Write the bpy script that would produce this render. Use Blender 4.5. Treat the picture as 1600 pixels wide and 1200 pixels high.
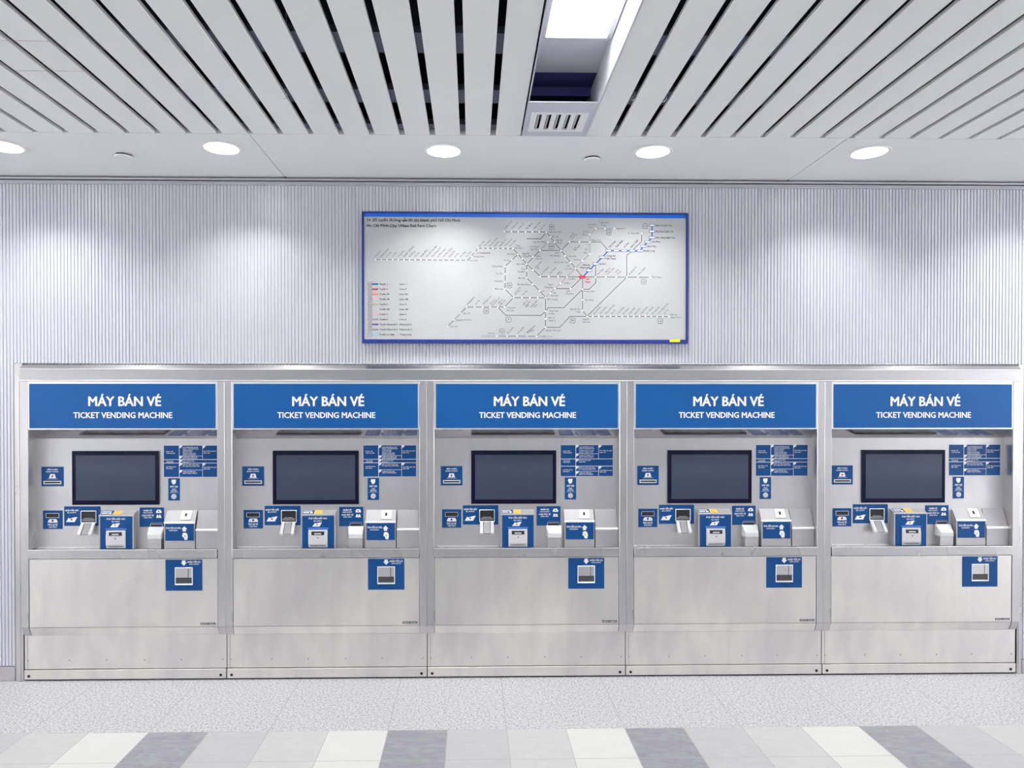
import bpy, bmesh, math, random
from mathutils import Vector, Matrix
random.seed(7)
S = bpy.context.scene
for o in list(bpy.data.objects): bpy.data.objects.remove(o)
C = S.collection

# ---------------------------------------------------------------- camera, light, exposure
cam_d = bpy.data.cameras.new('camera'); cam = bpy.data.objects.new('camera', cam_d); C.objects.link(cam)
cam.location = (0, -4.199, 1.65)
cam.rotation_euler = (math.radians(90) - 0.00929, 0, -0.01912)
cam_d.sensor_width = 36; cam_d.lens = 1091.646 / 1600 * 36
cam_d.shift_x = 0.02556; cam_d.shift_y = 0.02581
cam_d.clip_start = 0.05
S.camera = cam
W = bpy.data.worlds.new('hall_ambient'); S.world = W; W.use_nodes = True
W.node_tree.nodes['Background'].inputs[0].default_value = (0.985, 0.985, 1.0, 1)
W.node_tree.nodes['Background'].inputs[1].default_value = 2.3
S.view_settings.view_transform = 'Standard'; S.view_settings.look = 'None'
S.view_settings.gamma = 1; S.view_settings.use_curve_mapping = False
S.view_settings.exposure = 2.03
DOWNLIGHT_W = 1.9
LAMP_E = 2.8

# ---------------------------------------------------------------- materials
def s2l(c):
    return tuple(((v/255)/12.92 if v/255 <= .04045 else ((v/255+.055)/1.055)**2.4) for v in c)
class NT:
    def __init__(s, m):
        m.use_nodes = True; s.t = m.node_tree; s.n = s.t.nodes; s.l = s.t.links
        s.b = s.n['Principled BSDF']
    def math(s, op, a, b=None, c=None, clamp=False):
        n = s.n.new('ShaderNodeMath'); n.operation = op; n.use_clamp = clamp
        for i, v in enumerate((a, b, c)):
            if v is None: continue
            if hasattr(v, 'node'): s.l.new(v, n.inputs[i])
            else: n.inputs[i].default_value = v
        return n.outputs[0]
    def mix(s, f, a, b):
        n = s.n.new('ShaderNodeMix'); n.data_type = 'RGBA'
        for i, v in ((0, f), (6, a), (7, b)):
            if hasattr(v, 'node'): s.l.new(v, n.inputs[i])
            elif i == 0: n.inputs[0].default_value = v
            else: n.inputs[i].default_value = (*v, 1)
        return n.outputs[2]
    def coord(s, scale=(1, 1, 1), rot=(0, 0, 0)):
        t = s.n.new('ShaderNodeTexCoord'); m = s.n.new('ShaderNodeMapping')
        m.inputs['Scale'].default_value = scale; m.inputs['Rotation'].default_value = rot
        s.l.new(t.outputs['Object'], m.inputs[0]); return m.outputs[0]
    def noise(s, v, scale, detail=3, rough=.5, dist=0):
        n = s.n.new('ShaderNodeTexNoise'); s.l.new(v, n.inputs['Vector'])
        n.inputs['Scale'].default_value = scale; n.inputs['Detail'].default_value = detail
        n.inputs['Roughness'].default_value = rough; n.inputs['Distortion'].default_value = dist
        return n.outputs[0]
    def ramp(s, f, a, b):
        n = s.n.new('ShaderNodeMapRange'); s.l.new(f, n.inputs[0])
        n.inputs[1].default_value = a; n.inputs[2].default_value = b
        return n.outputs[0]
    def bump(s, h, strength, dist=.001):
        n = s.n.new('ShaderNodeBump'); n.inputs['Strength'].default_value = strength; n.inputs['Distance'].default_value = dist
        s.l.new(h, n.inputs['Height']); s.l.new(n.outputs[0], s.b.inputs['Normal'])
def mat(name, rgb, rough=.5, metal=0., spec=.5, emit=0, coat=0, vary=0.0, vscale=4):
    m = bpy.data.materials.new(name); t = NT(m); b = t.b
    b.inputs['Roughness'].default_value = rough; b.inputs['Metallic'].default_value = metal
    b.inputs['Specular IOR Level'].default_value = spec
    if coat: b.inputs['Coat Weight'].default_value = coat; b.inputs['Coat Roughness'].default_value = .08
    if emit:
        b.inputs['Emission Color'].default_value = (*rgb, 1); b.inputs['Emission Strength'].default_value = emit
    f = t.ramp(t.noise(t.coord(), vscale, 4), .3, .7)
    v = vary if vary else .02
    c = t.mix(f, tuple(x*(1-v) for x in rgb), tuple(min(1, x*(1+v)) for x in rgb))
    t.l.new(c, b.inputs['Base Color'])
    return m
def steel(name, base, tint, rough, blot=1.6, horiz=True, dirt=.35):
    m = bpy.data.materials.new(name); t = NT(m); b = t.b
    b.inputs['Metallic'].default_value = 1
    co = t.coord()
    n1 = t.ramp(t.noise(co, blot, 2, .5, .5), .35, .68)
    n2 = t.ramp(t.noise(t.coord((2.2, 1, .8)), 2.7, 2, .5, .3), .4, .7)
    c = t.mix(n1, base, tint)
    c = t.mix(t.math('MULTIPLY', n2, dirt), c, (base[0]*.84, base[1]*.82, base[2]*.86))
    t.l.new(c, b.inputs['Base Color'])
    r = t.math('ADD', t.math('MULTIPLY', n2, .10), rough)
    t.l.new(r, b.inputs['Roughness'])
    return m
M = {}
M['steel'] = steel('brushed_steel', (.58, .57, .585), (.67, .655, .65), .27, dirt=.22)
M['steel_door'] = steel('brushed_steel_door', (.82, .795, .765), (.93, .90, .84), .28, 1.3, dirt=.7)
M['steel_inner'] = steel('satin_steel', (.57, .565, .58), (.62, .615, .625), .42, 2)
M['polished'] = steel('polished_soffit_steel', (.60, .59, .61), (.68, .67, .67), .10, 2)
M['matte'] = steel('matte_steel', (.47, .465, .48), (.53, .525, .535), .60, 2)
M['rest'] = steel('dull_rest_steel', (.30, .30, .31), (.36, .36, .37), .5, 3)
M['steel_edge_lit'] = steel('steel_edge_painted_light', (.88, .88, .88), (.92, .92, .92), .36, 3, dirt=.05)  # edge steel, base whitened to paint the ceiling light that lips catch
M['header_steel'] = mat('header_steel', (.53, .52, .53), .24, metal=1, vary=.03, vscale=1.5)
M['blue'] = mat('sign_blue', (.004, .092, .315), .45, spec=.3, vary=.06)
M['panel_blue'] = mat('panel_blue', (.004, .066, .235), .30, spec=.3, vary=.05)
M['white_print'] = mat('white_print', (.86, .86, .87), .5)
M['black_print'] = mat('black_print', (.02, .02, .022), .5)
M['grey_print'] = mat('grey_print', (.14, .14, .15), .5)
M['line_grey'] = mat('line_grey', (.19, .19, .20), .5)
M['line_light'] = mat('line_light_grey', (.36, .36, .37), .5)
M['navy_frame'] = mat('navy_frame', (.010, .03, .22), .25, coat=.5)
M['bright_blue'] = mat('bright_blue', (.0, .14, .72), .3, coat=.5)
M['board_white'] = mat('board_white', (.47, .48, .495), .4, coat=.35)
M['line_blue'] = mat('line_blue', (.01, .10, .42), .5)
M['line_red'] = mat('line_red', (.65, .03, .10), .5)
M['bezel'] = mat('display_bezel', (.006, .006, .026), .12, spec=.2)
M['glass'] = mat('display_glass', (.044, .056, .10), .07, vary=.05)
M['dark'] = mat('dark_slot', (.012, .012, .018), .5)
M['darkgrey'] = mat('dark_grey_plastic', (.06, .06, .07), .35)
M['plastic'] = mat('pale_plastic', (.60, .60, .62), .4)
M['clear'] = mat('frosted_white_plastic', (.62, .63, .635), .25)
M['yellow'] = mat('yellow_sticker', (.85, .55, .06), .5)
M['yellow_bright'] = mat('yellow_label', (.9, .75, .02), .5)
M['ceil_white'] = mat('ceiling_white', (.88, .88, .885), .55, vary=.01)
M['slat_white'] = mat('slat_white', (.89, .89, .885), .45, vary=.015)
M['void'] = mat('ceiling_void_paint', (.03, .03, .085), .8)
M['carrier'] = mat('carrier_grey_blue', (.11, .11, .17), .6)
M['trough'] = mat('galvanised_trough', (.68, .68, .74), .42, metal=.3)
M['void_shade_sheet'] = mat('void_shade_sheet', (.07, .065, .24), .6)  # added sheet, painted in the dim tone of the shaded trough void
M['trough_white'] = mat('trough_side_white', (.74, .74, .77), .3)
M['lamp'] = mat('lamp_diffuser', (.96, .98, 1.0), .5, emit=LAMP_E)
M['down'] = mat('downlight_diffuser', (1, .99, .97), .5, emit=1.3)
M['rib'] = mat('ribbed_wall_silver', (.63, .64, .695), .36, metal=.3, vary=.02)
M['alu'] = mat('aluminium_trim', (.58, .58, .62), .4, metal=.6)
M['stone'] = mat('stone_skirting', (.42, .40, .43), .5, vary=.08, vscale=20)
M['hall_wall'] = mat('hall_wall_paint', (.84, .85, .87), .6)
M['nickel'] = mat('screw_metal', (.25, .25, .27), .4, metal=.8)

def floor_material():
    m = bpy.data.materials.new('station_floor'); t = NT(m); b = t.b
    tc = t.n.new('ShaderNodeTexCoord'); sp = t.n.new('ShaderNodeSeparateXYZ'); t.l.new(tc.outputs['Object'], sp.inputs[0])
    x, y = sp.outputs[0], sp.outputs[1]
    # granite
    sp1 = t.noise(t.coord((1, 1, 1)), 95, 3, .65)
    sp2 = t.noise(t.coord((1, 1, 1)), 45, 3, .6)
    g = t.mix(t.ramp(sp1, .40, .56), (.26, .26, .28), (.60, .60, .615))
    g = t.mix(t.math('MULTIPLY', t.ramp(sp2, .38, .66), .5), g, (.63, .63, .645))
    def joint(v, off, pitch, w):
        u = t.math('DIVIDE', t.math('SUBTRACT', v, off), pitch)
        f = t.math('SUBTRACT', u, t.math('ROUND', u))
        return t.math('LESS_THAN', t.math('ABSOLUTE', f), w/pitch/2)
    g = t.mix(joint(x, -.428, .6, .004), g, (.34, .34, .36))
    # tiles, four colours across x
    k = t.math('FLOOR', t.math('DIVIDE', t.math('SUBTRACT', x, -.426), .3))
    q = t.math('FLOORED_MODULO', k, 4)
    vein = t.ramp(t.noise(t.coord((1, 2.4, 1), (0, 0, .7)), 9, 6, .6, 1.2), .35, .7)
    dark = t.mix(vein, (.26, .26, .295), (.345, .345, .37))
    c1 = t.mix(vein, (.46, .46, .465), (.50, .50, .50))
    c2 = t.mix(vein, (.52, .52, .51), (.56, .56, .55))
    c3 = t.mix(vein, (.64, .64, .615), (.67, .67, .645))
    c = t.mix(t.math('GREATER_THAN', q, .5), dark, c1)
    c = t.mix(t.math('GREATER_THAN', q, 1.5), c, c2)
    c = t.mix(t.math('GREATER_THAN', q, 2.5), c, c3)
    jj = t.math('MAXIMUM', joint(x, -.426, .3, .0035), joint(y, -.673, .3, .0035))
    c = t.mix(jj, c, (.38, .38, .38))
    c = t.mix(t.math('GREATER_THAN', y, -.673), c, g)
    t.l.new(c, b.inputs['Base Color'])
    b.inputs['Roughness'].default_value = .38
    b.inputs['Specular IOR Level'].default_value = .4
    return m
M['floor'] = floor_material()

# ---------------------------------------------------------------- mesh helpers
class MB:
    def __init__(s): s.v = []; s.f = []; s.mi = []
    def add(s, vs, fs, mi=0):
        n = len(s.v); s.v += [tuple(v) for v in vs]
        s.f += [tuple(i+n for i in f) for f in fs]; s.mi += [mi]*len(fs); return s
    def box(s, x0, x1, y0, y1, z0, z1, mi=0):
        vs = [(x, y, z) for x in (x0, x1) for y in (y0, y1) for z in (z0, z1)]
        return s.add(vs, [(0,1,3,2), (4,6,7,5), (0,4,5,1), (2,3,7,6), (0,2,6,4), (1,5,7,3)], mi)
    def prism(s, prof, x0, x1, mi=0):          # profile in (y, z), extruded along x
        n = len(prof)
        vs = [(x0, y, z) for y, z in prof] + [(x1, y, z) for y, z in prof]
        fs = [tuple(range(n)), tuple(range(2*n-1, n-1, -1))] + [(i, i+n, (i+1) % n+n, (i+1) % n) for i in range(n)]
        return s.add(vs, fs, mi)
    def prismy(s, prof, y0, y1, mi=0):         # profile in (x, z), extruded along y
        n = len(prof)
        vs = [(x, y0, z) for x, z in prof] + [(x, y1, z) for x, z in prof]
        fs = [tuple(range(n)), tuple(range(2*n-1, n-1, -1))] + [(i, i+n, (i+1) % n+n, (i+1) % n) for i in range(n)]
        return s.add(vs, fs, mi)
    def disc(s, cx, cz, r, y0, y1, n=24, rz=None, mi=0):
        rz = rz or r
        return s.prismy([(cx+r*math.cos(a*2*math.pi/n), cz+rz*math.sin(a*2*math.pi/n)) for a in range(n)], y0, y1, mi)
    def cylz(s, cx, cy, r, z0, z1, n=40, r2=None, mi=0):
        r2 = r if r2 is None else r2
        vs = [(cx+r*math.cos(a*2*math.pi/n), cy+r*math.sin(a*2*math.pi/n), z0) for a in range(n)]
        vs += [(cx+r2*math.cos(a*2*math.pi/n), cy+r2*math.sin(a*2*math.pi/n), z1) for a in range(n)]
        return s.add(vs, [tuple(range(n-1, -1, -1)), tuple(range(n, 2*n))] + [(i, (i+1) % n, (i+1) % n+n, i+n) for i in range(n)], mi)
    def ring(s, cx, cy, prof, n=48, mi=0):     # closed profile (r, z) swept round z
        k = len(prof); vs = []
        for a in range(n):
            c, q = math.cos(a*2*math.pi/n), math.sin(a*2*math.pi/n)
            vs += [(cx+r*c, cy+r*q, z) for r, z in prof]
        fs = [(a*k+i, ((a+1) % n)*k+i, ((a+1) % n)*k+(i+1) % k, a*k+(i+1) % k) for a in range(n) for i in range(k)]
        return s.add(vs, fs, mi)
    def rect_frame(s, x0, x1, z0, z1, w, y0, y1, mi=0):
        s.box(x0, x1, y0, y1, z1-w, z1, mi); s.box(x0, x1, y0, y1, z0, z0+w, mi)
        s.box(x0, x0+w, y0, y1, z0+w, z1-w, mi); s.box(x1-w, x1, y0, y1, z0+w, z1-w, mi)
        return s
    def build(s, name, m, parent=None, bevel=0, segs=1):
        me = bpy.data.meshes.new(name); me.from_pydata(s.v, [], s.f)
        for x in (m if isinstance(m, (list, tuple)) else [m]): me.materials.append(x)
        for p, i in zip(me.polygons, s.mi): p.material_index = i
        bm = bmesh.new(); bm.from_mesh(me); bmesh.ops.recalc_face_normals(bm, faces=bm.faces)
        if bevel:
            bmesh.ops.bevel(bm, geom=[e for e in bm.edges if len(e.link_faces) == 2 and e.calc_face_angle() > .5], offset=bevel, segments=segs, affect='EDGES', clamp_overlap=True)
        bm.to_mesh(me); bm.free()
        o = bpy.data.objects.new(name, me); C.objects.link(o)
        if parent: o.parent = parent
        return o
def tag(o, label=None, cat=None, group=None, kind=None):
    if label: o['label'] = label
    if cat: o['category'] = cat
    if group: o['group'] = group
    if kind: o['kind'] = kind
    return o
def empty(name, loc=(0, 0, 0)):
    o = bpy.data.objects.new(name, None); C.objects.link(o); o.location = loc; o.empty_display_size = .1; return o
def copy_tree(o, parent=None):
    c = o.copy(); C.objects.link(c)
    if parent: c.parent = parent
    for ch in [x for x in bpy.data.objects if x.parent == o]: copy_tree(ch, c)
    return c

# lettering: Blender's built-in typeface turned into flat print
_tc = {}
def glyphs(text, bold):
    key = (text, bold)
    if key not in _tc:
        cu = bpy.data.curves.new('print', 'FONT'); cu.body = text; cu.size = 1; cu.offset = bold; cu.resolution_u = 2
        ob = bpy.data.objects.new('print', cu); C.objects.link(ob)
        dg = bpy.context.evaluated_depsgraph_get(); dg.update()
        me = bpy.data.meshes.new_from_object(ob.evaluated_get(dg))
        vs = [(v.co.x, v.co.y) for v in me.vertices]; fs = [tuple(p.vertices) for p in me.polygons]
        bpy.data.objects.remove(ob); bpy.data.curves.remove(cu); bpy.data.meshes.remove(me)
        _tc[key] = (vs, fs)
    return _tc[key]
def cap():
    return max(v[1] for v in glyphs('H', 0)[0])
CAP = cap()
def put(mb, text, x, z, h, y, width=None, align='l', rot=0, bold=.0, mi=0):
    """text with cap height h, baseline z, on the plane y, optionally fitted to width"""
    vs, fs = glyphs(text, 0)
    if not vs: return
    nl = len(vs)
    if bold:
        sh = [(0, 0), (bold, 0), (-bold, 0), (0, bold*.6), (0, -bold*.6)]
        n = len(vs); fs = [tuple(i+n*j for i in f) for j in range(len(sh)) for f in fs]
        vs = [(a+dx, b+dz) for dx, dz in sh for a, b in vs]; nl = n
    x0 = min(v[0] for v in vs); x1 = max(v[0] for v in vs)
    sy = h/CAP; sx = sy if not width else width/(x1-x0)
    w = (x1-x0)*sx; off = {'l': 0, 'c': -w/2, 'r': -w}[align]
    c, q = math.cos(rot), math.sin(rot)
    out = []
    for i, (a, b) in enumerate(vs):
        a = (a-x0)*sx+off; b = b*sy
        out.append((x+a*c-b*q, y-.00003*(i//nl), z+a*q+b*c))
    mb.add(out, fs, mi)

# ---------------------------------------------------------------- the room
XL, XR, YB = -14.0, 14.5, -9.0
tag(MB().box(XL, XR, YB, .5, -.1, 0).build('floor', M['floor']), kind='structure')
# ribbed metal wall, ribs of 20 mm pitch
def ribs(mb, xa, xb, z0, z1):
    n = int(round((xb-xa)/.02)); pts = []
    for i in range(n):
        x = xa+i*.02
        pts += [(x, .0015), (x+.004, .0015), (x+.0055, -.0045), (x+.0185, -.0045)]
    pts.append((xb, .0015))
    k = len(pts)
    vs = [(x, y, z0) for x, y in pts]+[(x, y, z1) for x, y in pts]+[(x, .02, z0) for x, y in (pts[0], pts[-1])]+[(x, .02, z1) for x, y in (pts[0], pts[-1])]
    fs = [(i, i+1, i+1+k, i+k) for i in range(k-1)]
    a, b, c, d = 2*k, 2*k+1, 2*k+2, 2*k+3
    fs += [(a, 0, k, c), (b, d, 2*k-1, k-1), (a, c, d, b), tuple([a]+[b]+list(range(k-1, -1, -1))), tuple([c]+list(range(k, 2*k))+[d])]
    mb.add(vs, fs)
w = MB()
ribs(w, -4.72, -2.72, .092, 2.954); ribs(w, -2.72, 3.36, 1.893, 2.954); ribs(w, 3.36, 5.36, .092, 2.954)
w.box(XL, -4.72, -.004, .02, .0, 2.954); w.box(5.36, XR, -.004, .02, .0, 2.954)
w.box(XL, -2.73, .02, .9, 0, 3.3); w.box(3.37, XR, .02, .9, 0, 3.3); w.box(-2.73, 3.37, .02, .9, 1.895, 3.3)
tag(w.build('wall_back', M['rib']), kind='structure')
tag(MB().box(-4.72, -2.722, -.004, .02, 0, .086).build('baseboard_left', M['stone'], bevel=.002), kind='structure')
tag(MB().box(3.362, 5.36, -.004, .02, 0, .086).build('baseboard_right', M['stone'], bevel=.002), kind='structure')
tag(MB().box(XL, XR, YB-.2, YB, 0, 3.6).build('wall_front', M['hall_wall']), kind='structure')
tag(MB().box(XL, XR, YB, YB+.02, 0, .24).build('baseboard_front', M['stone'], bevel=.003), kind='structure')
# moulding at the head of the wall
w = MB()
w.box(XL, XR, -.012, .02, 2.979, 2.991); w.box(XL, XR, -.010, .02, 2.9615, 2.972); w.box(XL, XR, -.014, .02, 2.952, 2.9595)
tag(w.build('trim_2', M['alu'], bevel=.001), kind='structure')
tag(MB().box(XL, XR, .006, .02, 2.95, 3.02).build('trim_3', M['dark']), kind='structure')
# flat white ceiling border with two joints, then slats
w = MB()
js = [-14.0, -10.1, -7.12, -4.117, -1.1155, 1.909, 4.91, 7.91, 10.9, 14.5]
for a, b in zip(js, js[1:]): w.box(a+.005, b-.005, -.664, .018, 3.0, 3.02)
w.box(XL, XR, -.664, .018, 3.0065, 3.03)
w.box(XL, XR, -.674, -.6645, 2.9985, 3.03)
tag(w.build('trim_1', M['ceil_white']), kind='structure')
P, G0, GW = .1517, -.0625, .029
YE = -6.5
troughs = [2-72, 2-48, 2-24, 2, 2+24, 2+48, 2+72]
def in_trough(k): return any(k in (t, t+1) for t in troughs)
w = MB()
def slat(k, y0, y1):
    x0 = G0+GW+P*k; x1 = G0+P*(k+1)
    t = .0012
    w.prismy([(x0, 3.0+t), (x0+t, 3.0), (x1-t, 3.0), (x1, 3.0+t), (x1, 3.017), (x0, 3.017)], y0, y1)
for k in range(-96, 98):
    x0 = G0+GW+P*k
    if x0 < XL or x0+P > XR or in_trough(k): continue
    if -13 <= k <= -11:
        slat(k, YE, -1.558); slat(k, -1.553, -1.323 if k > -13 else -.676)
        if k > -13: slat(k, -1.318, -.676)
    else: slat(k, YE, -.676)
tag(w.build('ceiling', M['slat_white']), kind='structure')
tag(MB().box(XL, XR, YB, .02, 3.45, 3.6).build('ceiling.001', M['void']), kind='structure')
tag(MB().box(XL-.1, XL, YB, .02, 3.0, 3.6).box(XR, XR+.1, YB, .02, 3.0, 3.6).box(XL, XR, .02, .12, 3.03, 3.6).build('void_light_block', M['void']), kind='structure')  # unseen void end walls, added to keep stray light out above the slats
tag(MB().box(XL, XR, YB, YE-.01, 3.0, 3.03).build('ceiling.002', M['ceil_white']), kind='structure')
w = MB()
y = -.70
for y0, y1 in [(-.755, -.69), (-1.13, -1.0), (-1.60, -1.45), (-2.1, -2.0), (-2.6, -2.5), (-3.2, -3.1), (-3.9, -3.8), (-4.7, -4.6), (-5.5, -5.4)]:
    xs = [XL]+[v for t in troughs for v in (G0+P*t+.005, G0+GW+P*(t+2)-.005)]+[XR]
    for a, b in zip(xs[::2], xs[1::2]): w.box(a, b, y0, y1, 3.022, 3.050)
tag(w.build('trim_4', M['carrier']), kind='structure')

# recessed light trough(s)
def trough(t, n, visible):
    x0 = G0+P*t+.011; x1 = G0+GW+P*(t+2)-.007
    zt = 3.150
    w = MB()
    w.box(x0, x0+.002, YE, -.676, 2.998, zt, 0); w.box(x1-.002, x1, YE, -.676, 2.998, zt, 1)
    w.box(x0-.004, x0+.0015, YE, -.676, 2.996, 3.0, 0); w.box(x1-.0015, x1+.004, YE, -.676, 2.996, 3.0, 0)
    w.box(x0, x1, YE, -1.03, zt, zt+.004, 0); w.box(x0, x1, -1.03, -.676, zt+.012, zt+.016, 2); w.box(x0, x1, -.86, -.85, zt-.03, zt+.012, 2)
    tag(w.build('trim_%d' % n, [M['trough'], M['trough_white'], M['void_shade_sheet']]), kind='structure')
    fx = []
    for i, (ya, yb) in enumerate([(-2.60, -1.375), (-4.1, -2.9), (-5.6, -4.4)]):
        f = empty('ceiling_light', ((x0+x1)/2, (ya+yb)/2, 3.13))
        hx = (x1-x0)/2-.006; hy = (yb-ya)/2
        q = MB()
        q.box(-hx, hx, -hy, -hy+.008, -.008, .019); q.box(-hx, hx, hy-.008, hy, -.008, .019)
        q.box(-hx, -hx+.036, -hy+.008, hy-.008, -.008, .019); q.box(hx-.020, hx, -hy+.008, hy-.008, -.008, .019)
        q.build('frame', M['alu'], f)
        MB().box(-hx+.036, hx-.020, -hy+.008, hy-.008, -.004, .015).build('diffuser', M['lamp'], f)
        fx.append(f)
    return fx
fx = trough(2, 5, True)
tag(fx[0], 'long white light panel recessed in the ceiling trough above the wall map', 'ceiling light')
for f in fx[1:]: tag(f, 'added unseen white light panel further back in the central ceiling trough', 'ceiling light', 'added light panels behind the camera')  # out-of-view panels added to help light the hall
for t, n in ((-22, 6), (26, 7), (-46, 8), (50, 9), (-70, 10), (74, 11)):
    for f in trough(t, n, False): tag(f, 'added unseen white light panel in a side ceiling trough', 'ceiling light', 'added light panels of the side troughs')  # side trough panels are unseen, added as extra light for the hall

# air vent plate at the trough's end
v = empty('air_vent', (.408, -.87, 3.0))
def vp(x, y): return x-.408, y+.87
q = MB(); X0, X1 = .2535-.408, .563-.408; a0, a1 = .2745-.408, .5425-.408
ya, yb = -1.066+.87, -.677+.87; b0, b1 = -.955+.87, -.735+.87
q.box(X0, X1, ya, b0, 0, .004); q.box(X0, X1, b1, yb, 0, .004); q.box(X0, a0, b0, b1, 0, .004); q.box(a1, X1, b0, b1, 0, .004)
q.build('plate', M['trough'], v)
q = MB(); n = 5; c0 = a0+.028; cw = .0115*2; step = .0455
s0, s1 = b0+.018, b1-.022
xs = [c0+i*step for i in range(n)]
q.box(a0, a1, b0, s0, -.002, .006); q.box(a0, a1, s1, b1, -.002, .006)
e = [a0]+[u for x in xs for u in (x, x+cw)]+[a1]
for p0, p1 in zip(e[::2], e[1::2]): q.box(p0, p1, s0, s1, -.002, .006)
g = q.build('grille', M['ceil_white'], v)
for x in xs:
    MB().prismy([(x+.004, .004), (x+.013, .006), (x+.017, .03), (x+.008, .03)], s0+.002, s1-.002).build('louvre', M['alu'], g)
MB().box(a0, a1, b0, b1, .032, .04).build('damper', M['dark'], v)
tag(v, 'white slotted air vent plate at the wall end of the ceiling trough', 'vent')

# downlights
def downlight(x, y):
    d = empty('downlight', (x, y, 3.0))
    MB().ring(0, 0, [(.088, -.0005), (.104, -.0015), (.106, -.004), (.1, -.007), (.088, -.0065)]).build('trim_ring', M['ceil_white'], d)
    MB().cylz(0, 0, .0885, -.0065, -.001).build('diffuser', M['down'], d)
    L = bpy.data.lights.new('downlight_lamp', 'AREA'); L.shape = 'DISK'; L.size = .17; L.energy = DOWNLIGHT_W; L.spread = math.radians(118)
    L.color = (1, .985, .96)
    lo = bpy.data.objects.new('lamp', L); C.objects.link(lo); lo.location = (0, 0, -.009); lo.parent = d
    return d
dn = ['round white downlight in the ceiling border, cut by the left edge of the photo',
      'round white downlight second from the left, left of the wall map',
      'round white downlight above the left part of the wall map',
      'round white downlight above the right part of the wall map',
      'round white downlight in the ceiling border, rightmost of the row']
for (x, y), l in zip([(-2.452, -.483), (-1.320, -.483), (-.153, -.463), (.964, -.473), (2.125, -.485)], dn):
    tag(downlight(x, y), l, 'downlight', 'downlights in the ceiling border')
for x in (-3.6, 3.27, 4.4): tag(downlight(x, -.48), 'added unseen round downlight continuing the border row', 'downlight', 'added downlights beyond the frame')  # extra unseen downlights, added to brighten the hall
for x, l in ((-1.8909, 'small round white sprinkler cover between the two leftmost downlights'), (.6573, 'small round white sprinkler cover left of the right map downlight')):
    q = MB(); q.cylz(0, 0, .042, -.014, -.012, 40, .045); q.cylz(0, 0, .045, -.012, -.007, 40, .045)
    o = q.build('sprinkler_cover', M['ceil_white']); o.location = (x, -.36, 2.9985)
    # shadow gap collar behind the plate
    MB().cylz(0, 0, .040, -.007, .0015, 32).build('collar', M['dark'], o)
    tag(o, l, 'sprinkler cover', 'sprinkler covers in the ceiling border')

def wire(loc, pts, label):
    q = MB(); n = 6; rr = .0022
    vs = []
    for i, p in enumerate(pts):
        a = Vector(pts[max(0, i-1)]); b = Vector(pts[min(len(pts)-1, i+1)]); d = (b-a).normalized()
        u = d.orthogonal().normalized(); v_ = d.cross(u)
        vs += [tuple(Vector(p)+u*rr*math.cos(t*2*math.pi/n)+v_*rr*math.sin(t*2*math.pi/n)) for t in range(n)]
    fs = [(i*n+t, i*n+(t+1) % n, (i+1)*n+(t+1) % n, (i+1)*n+t) for i in range(len(pts)-1) for t in range(n)]
    fs += [tuple(range(n)), tuple(range((len(pts)-1)*n, len(pts)*n))]
    q.add(vs, fs); o = q.build('hanger_wire', M['alu']); o.location = loc
    tag(o, label, 'wire')
def loop(h): return [(0, 0, h), (0, 0, .02), (.004, 0, .006), (-.004, .01, -.002), (-.014, .016, .0), (-.012, .02, .012), (0, .02, .02)]
wire((-.8180, -1.0960, 3.0), loop(.45), 'short bent wire hanging in a slat gap left of the light trough')
wire((.7190, -1.1100, 3.0), loop(.45), 'bent wire bundle in the first slat gap right of the light trough')
wire((.8600, -1.0960, 3.0), loop(.45), 'faint bent wire in the second slat gap right of the light trough')

# ---------------------------------------------------------------- steel surround of the row
MC, PITCH = .3265, 1.198
F, B = -.025, .045
sr = empty('machine_surround', (MC, 0, 0))
q = MB()
q.prism([(.018, 1.8915), (.006, 1.8915), (-.026, 1.8585), (-.026, 1.8535), (-.022, 1.8525), (-.022, 1.795), (-.030, 1.793), (-.030, 1.785), (.018, 1.785)], -2.9975, 3.0)
q.build('header', M['header_steel'], sr)
q = MB().box(-2.9990, 3.001, -.0285, -.02, 1.8535, 1.858); q.build('header_bead', M['steel_edge_lit'], sr, bevel=.0012)
q = MB().box(-2.9990, 3.001, -.0325, -.02, 1.7855, 1.7915); q.build('header_lip', M['steel_edge_lit'], sr, bevel=.0012)
for a, b, r0, r1 in ((-3.044, -2.9985, -3.020, -3.013), (3.001, 3.0315, 3.008, 3.014)):
    q = MB(); q.box(a, b, -.004, .018, 0, 1.8915); q.box(r0, r1, -.008, -.003, 0, 1.785)
    q.build('jamb', M['steel'], sr, bevel=.0015)
tag(sr, 'long brushed steel frame set in the wall around all five ticket machines', 'frame')

# ---------------------------------------------------------------- ticket vending machine
def p5(X, Y): return (-.5190+(X-138)*.0008086, 1.2725-(Y-808)*.000813)
def p6(X, Y): return (-.5116+(X-107)*.0007529, 1.0095-(Y-82)*.000757)
def p0(X, Y): return (-.1478+(X-592)*.000748, .9792-(Y-130)*.0007516)
def pf(X, Y): return (.2479+(X-1125)*.0007476, .7269-(Y-472)*.000751)
def txt(mb, P, t, X0, X1, Yb, hp, y, bold=.02, mi=0):
    x0, z = P(X0, Yb); x1, _ = P(X1, Yb)
    put(mb, t, x0, z, hp*.000755, y, width=x1-x0, bold=bold, mi=mi)
def quad(mb, P, X0, Y0, X1, Y1, y0, y1, mi=0):
    x0, z1 = P(X0, Y0); x1, z0 = P(X1, Y1); mb.box(x0, x1, y0, y1, z0, z1, mi)
def poly(mb, P, pts, y0, y1, mi=0): mb.prismy([P(*p) for p in pts], y0, y1, mi)
def panel(P, X0, Y0, X1, Y1, y, root, name, th=.0015):
    q = MB(); quad(q, P, X0, Y0, X1, Y1, y-th, y+.0005); return q.build(name, M['panel_blue'], root)

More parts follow.
